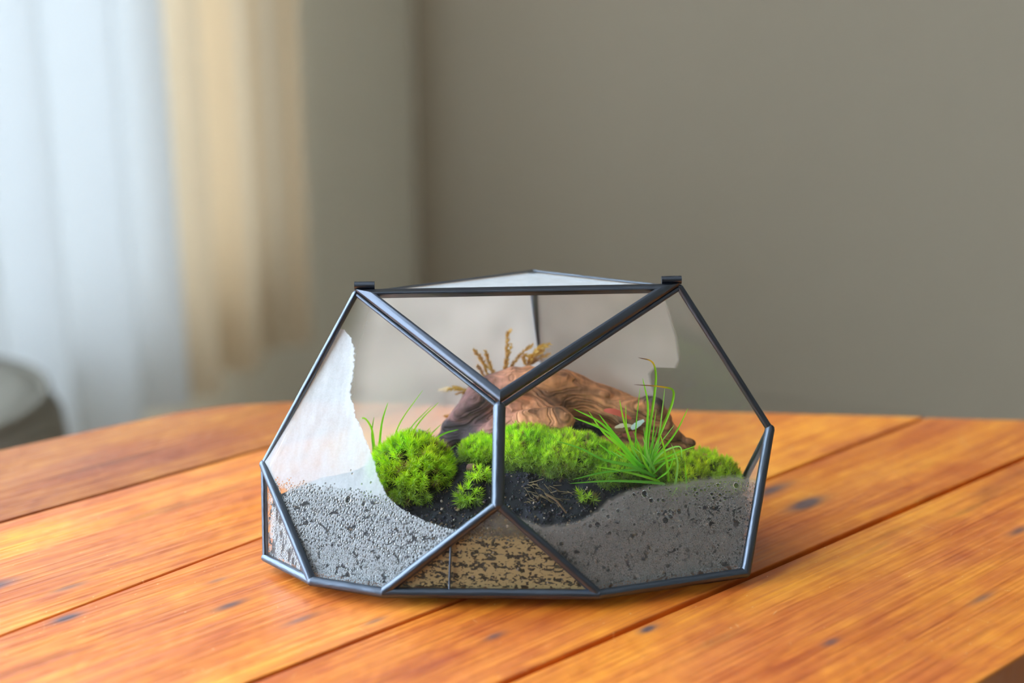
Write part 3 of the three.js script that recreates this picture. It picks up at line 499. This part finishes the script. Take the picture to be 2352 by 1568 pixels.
function moss(label, domes, count, o = {}) {                    // domes: [centre, rx, ry, rz]
  const t = thing('moss_cushion', label, 'moss', o.group), r = rng(o.seed || 3), geos = [], spots = [];
  const area = domes.map(([, a, b, c]) => Math.pow((Math.pow(a * b, 1.6) + Math.pow(a * c, 1.6) + Math.pow(b * c, 1.6)) / 3, 1 / 1.6)), all = area.reduce((s, v) => s + v, 0);
  domes.forEach(([c, rx, ry, rz], di) => {
    const bump = (d) => 0.92 + 0.2 * fbm(d.x * 2.2 + di * 9, d.y * 2.2, d.z * 2.2, 2);
    const g = new THREE.SphereGeometry(1, 40, 26), p = g.attributes.position, d = V3(0, 0, 0);
    for (let i = 0; i < p.count; i++) { d.fromBufferAttribute(p, i); const k = bump(d) * 0.95; p.setXYZ(i, c.x + d.x * rx * k, c.y + d.y * ry * k, c.z + d.z * rz * k); }
    g.computeVertexNormals(); geos.push(g);
    for (let i = 0, N = count * area[di] / all; i < N; i++) {
      const y = lerp(-0.55, 1, r()), a = r() * 6.2832, h = Math.sqrt(1 - y * y); d.set(Math.cos(a) * h, y, Math.sin(a) * h);
      const k = bump(d), q = V3(c.x + d.x * rx * k, c.y + d.y * ry * k, c.z + d.z * rz * k), nn = V3(d.x / rx, d.y / ry, d.z / rz).normalize();
      if (domes.some(([e, x, yy, z], j) => j !== di && ((q.x - e.x) / x) ** 2 + ((q.y - e.y) / yy) ** 2 + ((q.z - e.z) / z) ** 2 < 0.8)) continue;
      if (SIDE.some((b) => q.clone().sub(b.c).dot(b.n) > -0.0035)) continue;
      spots.push([q, nn, y]);
    }
  });
  part('moss_mound', mergeGeometries(geos), mossBase, t);
  const by = [[], [], []]; spots.forEach((s) => by[(r() * 3) | 0].push(s));
  const M = new THREE.Matrix4(), q = new THREE.Quaternion(), q2 = new THREE.Quaternion(), c = new THREE.Color();
  by.forEach((list, k) => {
    const im = shade(new THREE.InstancedMesh(SHOOTS[k], mossLeaf, list.length));
    list.forEach(([p, nn, y], i) => {
      const dir = nn.clone().multiplyScalar(0.8 - (o.up || 0)).add(V3((r() - 0.5) * 0.5, 0.35 + (o.up || 0) + (r() - 0.5) * 0.3, (r() - 0.5) * 0.5)).normalize();
      q.setFromUnitVectors(V3(0, 1, 0), dir).multiply(q2.setFromAxisAngle(V3(0, 1, 0), r() * 6.28));
      const s = (o.size || 1) * (0.75 + 0.55 * r()); M.compose(p, q, V3(s, s, s)); im.setMatrixAt(i, M);
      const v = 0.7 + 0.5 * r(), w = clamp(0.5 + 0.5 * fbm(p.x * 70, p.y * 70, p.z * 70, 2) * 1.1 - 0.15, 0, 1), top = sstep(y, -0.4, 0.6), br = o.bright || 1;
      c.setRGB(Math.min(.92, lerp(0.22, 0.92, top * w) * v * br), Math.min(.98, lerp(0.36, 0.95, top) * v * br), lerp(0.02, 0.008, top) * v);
      if (r() < 0.05) c.setRGB(0.32, 0.24, 0.04);
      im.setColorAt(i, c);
    });
    im.name = numbered('moss_shoots'); im.userData.kind = 'stuff'; t.add(im);
  });
  return t;
}
moss('rounded bright green moss cushion standing alone at the left end of the driftwood', [[at(945, 1105, -.676), .0205, .0215, .018], [at(1002, 1112, -.682), .0085, .011, .011]], 1100, { seed: 4, size: 1.1 });
moss('long bright green moss bank in front of the driftwood, behind the front post', [[at(1112, 1048, -.684), .0115, .009, .009], [at(1210, 1046, -.681), .019, .0125, .014], [at(1305, 1056, -.677), .021, .0118, .0145], [at(1395, 1085, -.674), .0185, .0105, .0125], [at(1450, 1085, -.682), .014, .011, .012]], 4200, { seed: 5, size: 0.9, up: 0.5 });
moss('low moss mat to the right of the grass tuft, running down to the right corner', [[at(1560, 1095, -.686), .015, .010, .014], [at(1620, 1092, -.692), .017, .0105, .014], [at(1670, 1110, -.692), .012, .007, .012]], 1700, { seed: 6, size: 0.85, up: 0.6 });
moss('tiny yellow-green moss star on bare soil just left of the front post', [[at(1078, 1142, -.657), .0036, .0036, .0034]], 26, { seed: 7, size: 1.15, bright: 1.15 });
moss('small moss sprig above the tiny moss star left of the front post', [[at(1100, 1098, -.664), .0042, .004, .004]], 26, { seed: 8 });
moss('small dark green moss sprig low on the bare soil below the moss bank', [[at(1345, 1150, -.655), .003, .0028, .003]], 16, { seed: 9, bright: 0.7 });
moss('dim little moss tuft half hidden behind the rounded cushion', [[at(962, 1010, -.715), .006, .006, .006]], 50, { seed: 10, bright: 0.6 });
// grass
const bladeMat = [[0.28, 0.86, 0.015], [0.42, 0.93, 0.02], [0.18, 0.6, 0.03], [0.42, 0.88, 0.14]].map(([r, g, b]) => phy({ color: lin(r, g, b), roughness: 1, transmission: 0.4, thickness: 0, side: THREE.DoubleSide }));
const tipMat = phy({ vertexColors: true, roughness: 0.55, transmission: 0.3, thickness: 0, side: THREE.DoubleSide });
function blade(points, w, mat, parent, tip) {
  const cv = new THREE.CatmullRomCurve3(points), N = 18, pos = [], idx = [], col = [], view = V3(0, 0.25, 1).normalize();
  for (let i = 0; i <= N; i++) {
    const t = i / N, p = cv.getPoint(t), d = cv.getTangent(t), s = d.clone().cross(view).normalize(), ww = w * 0.001 * Math.min(1, 0.55 + t * 1.6) * Math.pow(1 - t, 0.55) + 0.00006, k = view.clone().multiplyScalar(ww * 0.5);
    const a = p.clone().addScaledVector(s, ww), b = p.clone().sub(k), c = p.clone().addScaledVector(s, -ww);
    pos.push(...a.toArray(), ...b.toArray(), ...c.toArray());
    const f = tip ? sstep(t, 0.62, 0.8) : 0, h = tip ? sstep(t, 0.82, 0.92) : 0; for (let j = 0; j < 3; j++) col.push(lerp(lerp(0.24, 0.8, f), 0.14, h), lerp(lerp(0.7, 0.5, f), 0.03, h), lerp(0.02, 0.02, f));
    if (i < N) { const o = i * 3; idx.push(o, o + 1, o + 4, o, o + 4, o + 3, o + 1, o + 2, o + 5, o + 1, o + 5, o + 4); }
  }
  const g = new THREE.BufferGeometry(); g.setAttribute('position', new THREE.Float32BufferAttribute(pos, 3)); if (tip) g.setAttribute('color', new THREE.Float32BufferAttribute(col, 3)); g.setIndex(idx); g.computeVertexNormals();
  part('blade', g, tip ? tipMat : mat, parent);
}
{
  const t = thing('grass_tuft', 'spreading tuft of bright green grass blades growing beside the moss bank, two tips withered', 'grass'), r = rng(21), Z = -0.668;
  const B = [
    [[1490, 1075], [1488, 1017], [1503, 908], [1506, 854], [1497, 830], [1466, 821], .75, 1, .006], [[1484, 1080], [1482, 1028], [1488, 930], [1476, 868], .8, 0, .004], [[1497, 1080], [1503, 1034], [1545, 921], [1545, 895], [1519, 888], [1456, 883], .75, 1, .012],
    [[1505, 1060], [1516, 984], [1527, 892], .5, 0, -.004, 3], [[1495, 1080], [1499, 1062], [1551, 995], [1580, 938], .7, 0, .003], [[1500, 1070], [1510, 1030], [1549, 975], .5, 0, -.003, 3], [[1462, 1062], [1460, 995], [1470, 891], .38, 0, -.01],
    [[1468, 1070], [1449, 1017], [1432, 963], [1423, 918], .7, 0, .004], [[1462, 1050], [1440, 984], [1437, 930], .45, 0, -.004], [[1476, 1082], [1464, 1062], [1393, 991], [1316, 958], 1.0, 0, .012], [[1476, 1080], [1460, 1058], [1384, 974], [1317, 938], .9, 0, .008],
    [[1470, 1075], [1454, 1049], [1388, 995], [1352, 944], .8, 0, .004], [[1472, 1072], [1451, 1045], [1401, 984], [1375, 950], .8, 0, 0], [[1470, 1085], [1445, 1067], [1401, 1039], [1373, 1017], .8, 0, .006], [[1485, 1088], [1462, 1071], [1388, 1056], [1330, 1028], [1280, 1013], .8, 0, .016, 2],
    [[1515, 1110], [1510, 1104], [1432, 1082], [1367, 1071], .8, 0, .014], [[1527, 1114], [1519, 1110], [1410, 1104], [1308, 1110], .9, 0, .02, 2], [[1490, 1088], [1475, 1080], [1388, 1084], [1315, 1101], .8, 0, .016, 2], [[1490, 1085], [1497, 1067], [1540, 1045], [1600, 1023], .7, 0, .006],
    [[1495, 1080], [1501, 1060], [1529, 1034], [1562, 1026], [1566, 1050], .6, 0, .01, 3], [[1549, 1120], [1552, 1104], [1556, 1060], [1542, 1019], .7, 0, .016, 3], [[1578, 1124], [1577, 1112], [1573, 1060], .5, 0, .016], [[1536, 1105], [1534, 1080], [1525, 1028], [1516, 995], .7, 0, .012],
    [[1505, 1085], [1486, 1040], [1484, 1000], .7, 0, .012, 3], [[1498, 1070], [1498, 1017], [1507, 940], .45, 0, -.008], [[1543, 1142], [1545, 1136], [1556, 1119], .6, 0, .02], [[1490, 1085], [1500, 1040], [1510, 1010], .6, 0, .01, 3], [[1470, 1080], [1430, 1030], [1400, 1000], .8, 0, .012], [[1480, 1090], [1440, 1050], [1410, 1030], .7, 0, .018],
    [[1488, 1085], [1470, 1030], [1455, 990], .5, 0, 0], [[1500, 1088], [1530, 1060], [1560, 1050], .6, 0, .008], [[1505, 1095], [1455, 1072], [1400, 1062], .9, 0, .02, 2], [[1478, 1085], [1420, 1010], [1360, 970], .6, 0, .004], [[1498, 1090], [1480, 1060], [1465, 1020], .6, 0, .014, 1], [[1510, 1100], [1535, 1080], [1550, 1040], .5, 0, .014],
  ];
  for (const b of B) { const pts = b.filter(Array.isArray), [w, tip, dz, m] = b.filter((v) => !Array.isArray(v)); blade(pts.map(([x, y], i) => at(x, y, Z + dz * (0.35 + 0.65 * i / (pts.length - 1)) - 0.004)), w, bladeMat[m ?? (r() * 2) | 0], t, tip); }
  for (let k = 0; k < 16; k++) { const a = (r() - 0.5) * 2.4, L = 40 + 70 * r(), bx = 1462 + 60 * r(), by = 1080 + 16 * r(), dz = (r() - 0.5) * 0.016; blade([at(bx, by, Z - 0.004), at(bx + Math.sin(a) * L * 0.55, by - Math.cos(a) * L * 0.6, Z + dz * 0.5), at(bx + Math.sin(a) * L * 1.1, by - Math.cos(a) * L, Z + dz)], 0.35 + 0.3 * r(), bladeMat[(r() * 4) | 0], t); }
}
{
  const t = thing('grass_sprig', 'thin loose grass blades rising behind the rounded moss cushion at the left', 'grass'), r = rng(22);
  for (const b of [[[858, 1050], [857, 1027], [854, 993], [859, 957], .6, 2], [[870, 1050], [872, 1017], [878, 967], [891, 924], .75, 0], [[898, 1040], [906, 1004], [921, 967], [971, 896], .5, 1], [[912, 1040], [921, 1019], [947, 978], [991, 932], .55, 3], [[930, 1040], [939, 1010], [965, 967], [1007, 924], .5, 1], [[945, 1040], [954, 1019], [989, 981], .45, 1], [[960, 1040], [974, 1014], [1013, 974], .5, 0], [[970, 1045], [982, 1023], [1019, 996], [1053, 986], .7, 0], [[990, 1055], [1002, 1038], [1029, 1020], .6, 1], [[1000, 1060], [1013, 1047], [1048, 1021], .55, 3], [[862, 1040], [852, 980], [837, 960], [826, 962], .6, 1], [[905, 1045], [930, 1010], [950, 990], .4, 3]]) {
    const pts = b.filter(Array.isArray), [w, m] = b.filter((v) => !Array.isArray(v)); blade(pts.map(([x, y], i) => at(x, y, -0.694 + 0.002 * (r() - 0.5) * i)), w, bladeMat[m], t);
  }
}
// golden club moss behind the driftwood: scaly stems
{
  const t = thing('club_moss', 'dry golden club moss sprays sticking up over the top of the driftwood', 'plant'), r = rng(31);
  const gold = [[0.72, 0.40, 0.05], [0.80, 0.50, 0.08], [0.62, 0.32, 0.04]].map(([a, b, c]) => phy({ color: lin(a, b, c), roughness: 0.7, transmission: 0.2, thickness: 0, side: THREE.DoubleSide }));
  const F = [[[1122, 885], [1110, 830], [1088, 803], 1.1], [[1142, 870], [1123, 830], [1114, 805], 1.1], [[1112, 870], [1104, 850], [1096, 840], 1], [[1155, 862], [1160, 846], [1165, 801], [1167, 766], [1175, 757], 1.1], [[1160, 850], [1165, 827], [1175, 790], 1.0], [[1172, 850], [1182, 830], [1206, 805], [1224, 791], 1.0], [[1212, 845], [1206, 831], [1203, 818], [1224, 817], 1.1], [[1215, 838], [1219, 827], [1237, 801], [1263, 790], 1.3], [[1218, 838], [1228, 828], [1263, 813], 1.1], [[1212, 836], [1222, 820], [1250, 804], 1.2], [[1085, 906], [1075, 900], [1049, 892], [1010, 895], 1.1], [[1085, 902], [1077, 899], [1047, 905], .9], [[1046, 958], [1035, 955], [1020, 955], 0.8], [[1135, 866], [1128, 850], [1100, 826], .8], [[1216, 832], [1236, 812], [1245, 798], 1]];
  F.forEach((f, i) => {
    const pts = f.filter(Array.isArray), w = f[f.length - 1] * 0.0018, low = pts[0][0] < 1090, cv = new THREE.CatmullRomCurve3(pts.map(([x, y], j) => at(x, y, (low ? -0.724 : -0.734) + 0.002 * j * (r() - 0.5)))), L = cv.getLength(), n = Math.max(8, Math.round(L / 0.00042)), pos = [], idx = [];
    for (let k = 0; k <= n; k++) {
      const s = k / n, p = cv.getPoint(s), d = cv.getTangent(s);
      for (let m = 0; m < 3; m++) { const a = r() * 6.28, side = V3(Math.cos(a), Math.sin(a) * 0.6, Math.sin(a)).cross(d).normalize(), l = w * (0.75 + 0.4 * r()) * (s > 0.9 ? 0.6 : 1), tip = p.clone().addScaledVector(side, l * 0.85).addScaledVector(d, l * 0.9), o = pos.length / 3, x = d.clone().multiplyScalar(l * 0.28); pos.push(...p.clone().sub(x).toArray(), ...p.clone().add(x).toArray(), ...tip.toArray()); idx.push(o, o + 1, o + 2); }
    }
    const leaf = new THREE.BufferGeometry(); leaf.setAttribute('position', new THREE.Float32BufferAttribute(pos, 3)); leaf.setIndex(idx); leaf.computeVertexNormals();
    const stem = new THREE.TubeGeometry(cv, 16, 0.00028, 6); stem.deleteAttribute('uv');
    part('spray', mergeGeometries([leaf, stem]), gold[i % 3], t);
  });
}
// litter in the hollow of the wood and on the soil
function leafPiece(name, label, category, pts, w, z, mat, thick = 0.0002) {
  const cv = new THREE.CatmullRomCurve3(pts.map(([x, y], i) => at(x, y, z + 0.0006 * i))), N = 14, top = [], pos = [], idx = [], r = rng(Math.round(pts[0][0])), view = V3(0, 0.5, 0.85).normalize();
  for (let i = 0; i <= N; i++) { const t = i / N, p = cv.getPoint(t), s = cv.getTangent(t).cross(view).normalize(), ww = w * 0.001 * (0.35 + 0.65 * Math.sin(Math.PI * clamp(t * 0.9 + 0.06, 0, 1))) * (0.85 + 0.3 * r()); for (const k of [-1, -0.3, 0.4, 1]) for (const h of [thick, 0]) pos.push(...p.clone().addScaledVector(s, ww * k).addScaledVector(view, h + 0.12 * ww * (1 - k * k)).toArray()); }
  for (let i = 0; i < N; i++) for (let k = 0; k < 3; k++) { const o = i * 8 + k * 2; idx.push(o, o + 2, o + 10, o, o + 10, o + 8, o + 1, o + 11, o + 3, o + 1, o + 9, o + 11); }
  const g = new THREE.BufferGeometry(); g.setAttribute('position', new THREE.Float32BufferAttribute(pos, 3)); g.setIndex(idx); g.computeVertexNormals();
  return tag(obj(name, g, mat), label, category);
}
const dry = (r, g, b, t = 0.2) => phy({ color: lin(r, g, b), roughness: 0.75, transmission: t, thickness: 0, side: THREE.DoubleSide });
leafPiece('dead_leaf', 'curled red dead leaf caught above the hollow of the driftwood', 'leaf', [[1387, 942], [1405, 944], [1428, 951], [1450, 962]], 1.5, -.690, dry(0.72, 0.13, 0.08));
leafPiece('petal_flake', 'pale mint-white flake standing in the hollow behind the grass', 'flake', [[1450, 985], [1462, 976], [1479, 965]], 1.5, -.693, dry(0.62, 0.72, 0.66));
leafPiece('petal_flake', 'cream flake lying flat in the hollow left of the mint-white one', 'flake', [[1412, 982], [1430, 977], [1452, 978]], 1.1, -.695, dry(0.75, 0.62, 0.42));
leafPiece('bark_chip', 'brown curled bark chip below the cream flake in the hollow', 'bark chip', [[1402, 984], [1425, 988], [1448, 984]], 0.9, -.691, dry(0.22, 0.09, 0.03));
leafPiece('dead_leaf', 'rust-red dead leaf scrap at the foot of the grass tuft in the hollow', 'leaf', [[1430, 1000], [1448, 996], [1462, 992]], 1.2, -.689, dry(0.30, 0.06, 0.03));
{
  const straw = std({ color: lin(0.26, 0.19, 0.10), roughness: 0.9 });
  const t = thing('dry_roots', 'pale dry roots and moss stems hanging out of the soil under the moss bank', 'roots'), r = rng(51);
  for (let k = 0; k < 46; k++) { const x = 1195 + 110 * r(), y = 1108 + 55 * r(), a = r() * 1.6 - 0.3, L = 12 + 26 * r(), z = -.6535 - 0.003 * r(); const cv = new THREE.CatmullRomCurve3([at(x, y, z), at(x + Math.cos(a) * L * 0.5 + 3 * r(), y + Math.sin(a) * L * 0.5, z + 0.001 * r()), at(x + Math.cos(a) * L, y + Math.sin(a) * L, z)]); part('root', new THREE.TubeGeometry(cv, 8, 0.00012 + 0.00013 * r(), 5), straw, t); }
  const bark = std({ color: lin(0.22, 0.13, 0.07), roughness: 0.9 });
  const stick = (pts, rad, label) => { const cv = new THREE.CatmullRomCurve3(pts.map(([x, y, z]) => at(x, y, z))); tag(obj('twig', new THREE.TubeGeometry(cv, 12, rad, 7), bark), label, 'twig'); };
  stick([[1255, 1136, -.652], [1278, 1150, -.650], [1301, 1178, -.648]], 0.0005, 'short brown twig slanting down over the soil right of the front post');
  const stone = (px, py, z, s, c, label) => { const g = new THREE.IcosahedronGeometry(s, 2), p = g.attributes.position; for (let i = 0; i < p.count; i++) { const k = 0.8 + 0.4 * noise(p.getX(i) * 500 + px, p.getY(i) * 500, p.getZ(i) * 500); p.setXYZ(i, p.getX(i) * k * 1.25, p.getY(i) * k * 0.8, p.getZ(i) * k); } const m = mergeVertices(g.deleteAttribute('normal') && g); m.deleteAttribute('uv'); const q = mergeVertices(m); q.computeVertexNormals(); const w = at(px, py, z); q.translate(w.x, w.y, w.z); tag(obj('pebble', q, std({ color: lin(...c), roughness: 0.8 })), label, 'pebble'); };
  stone(1010, 1191, -.649, 0.0012, [0.42, 0.30, 0.27], 'pale pink pebble on the soil below the rounded moss cushion');
  stone(1050, 1170, -.652, 0.0013, [0.38, 0.27, 0.16], 'tan pebble on the soil below the tiny moss star');
  stone(1083, 1073, -.672, 0.0026, [0.24, 0.12, 0.09], 'reddish brown clod between the rounded cushion and the moss bank');
}
renderer.render(scene, camera);
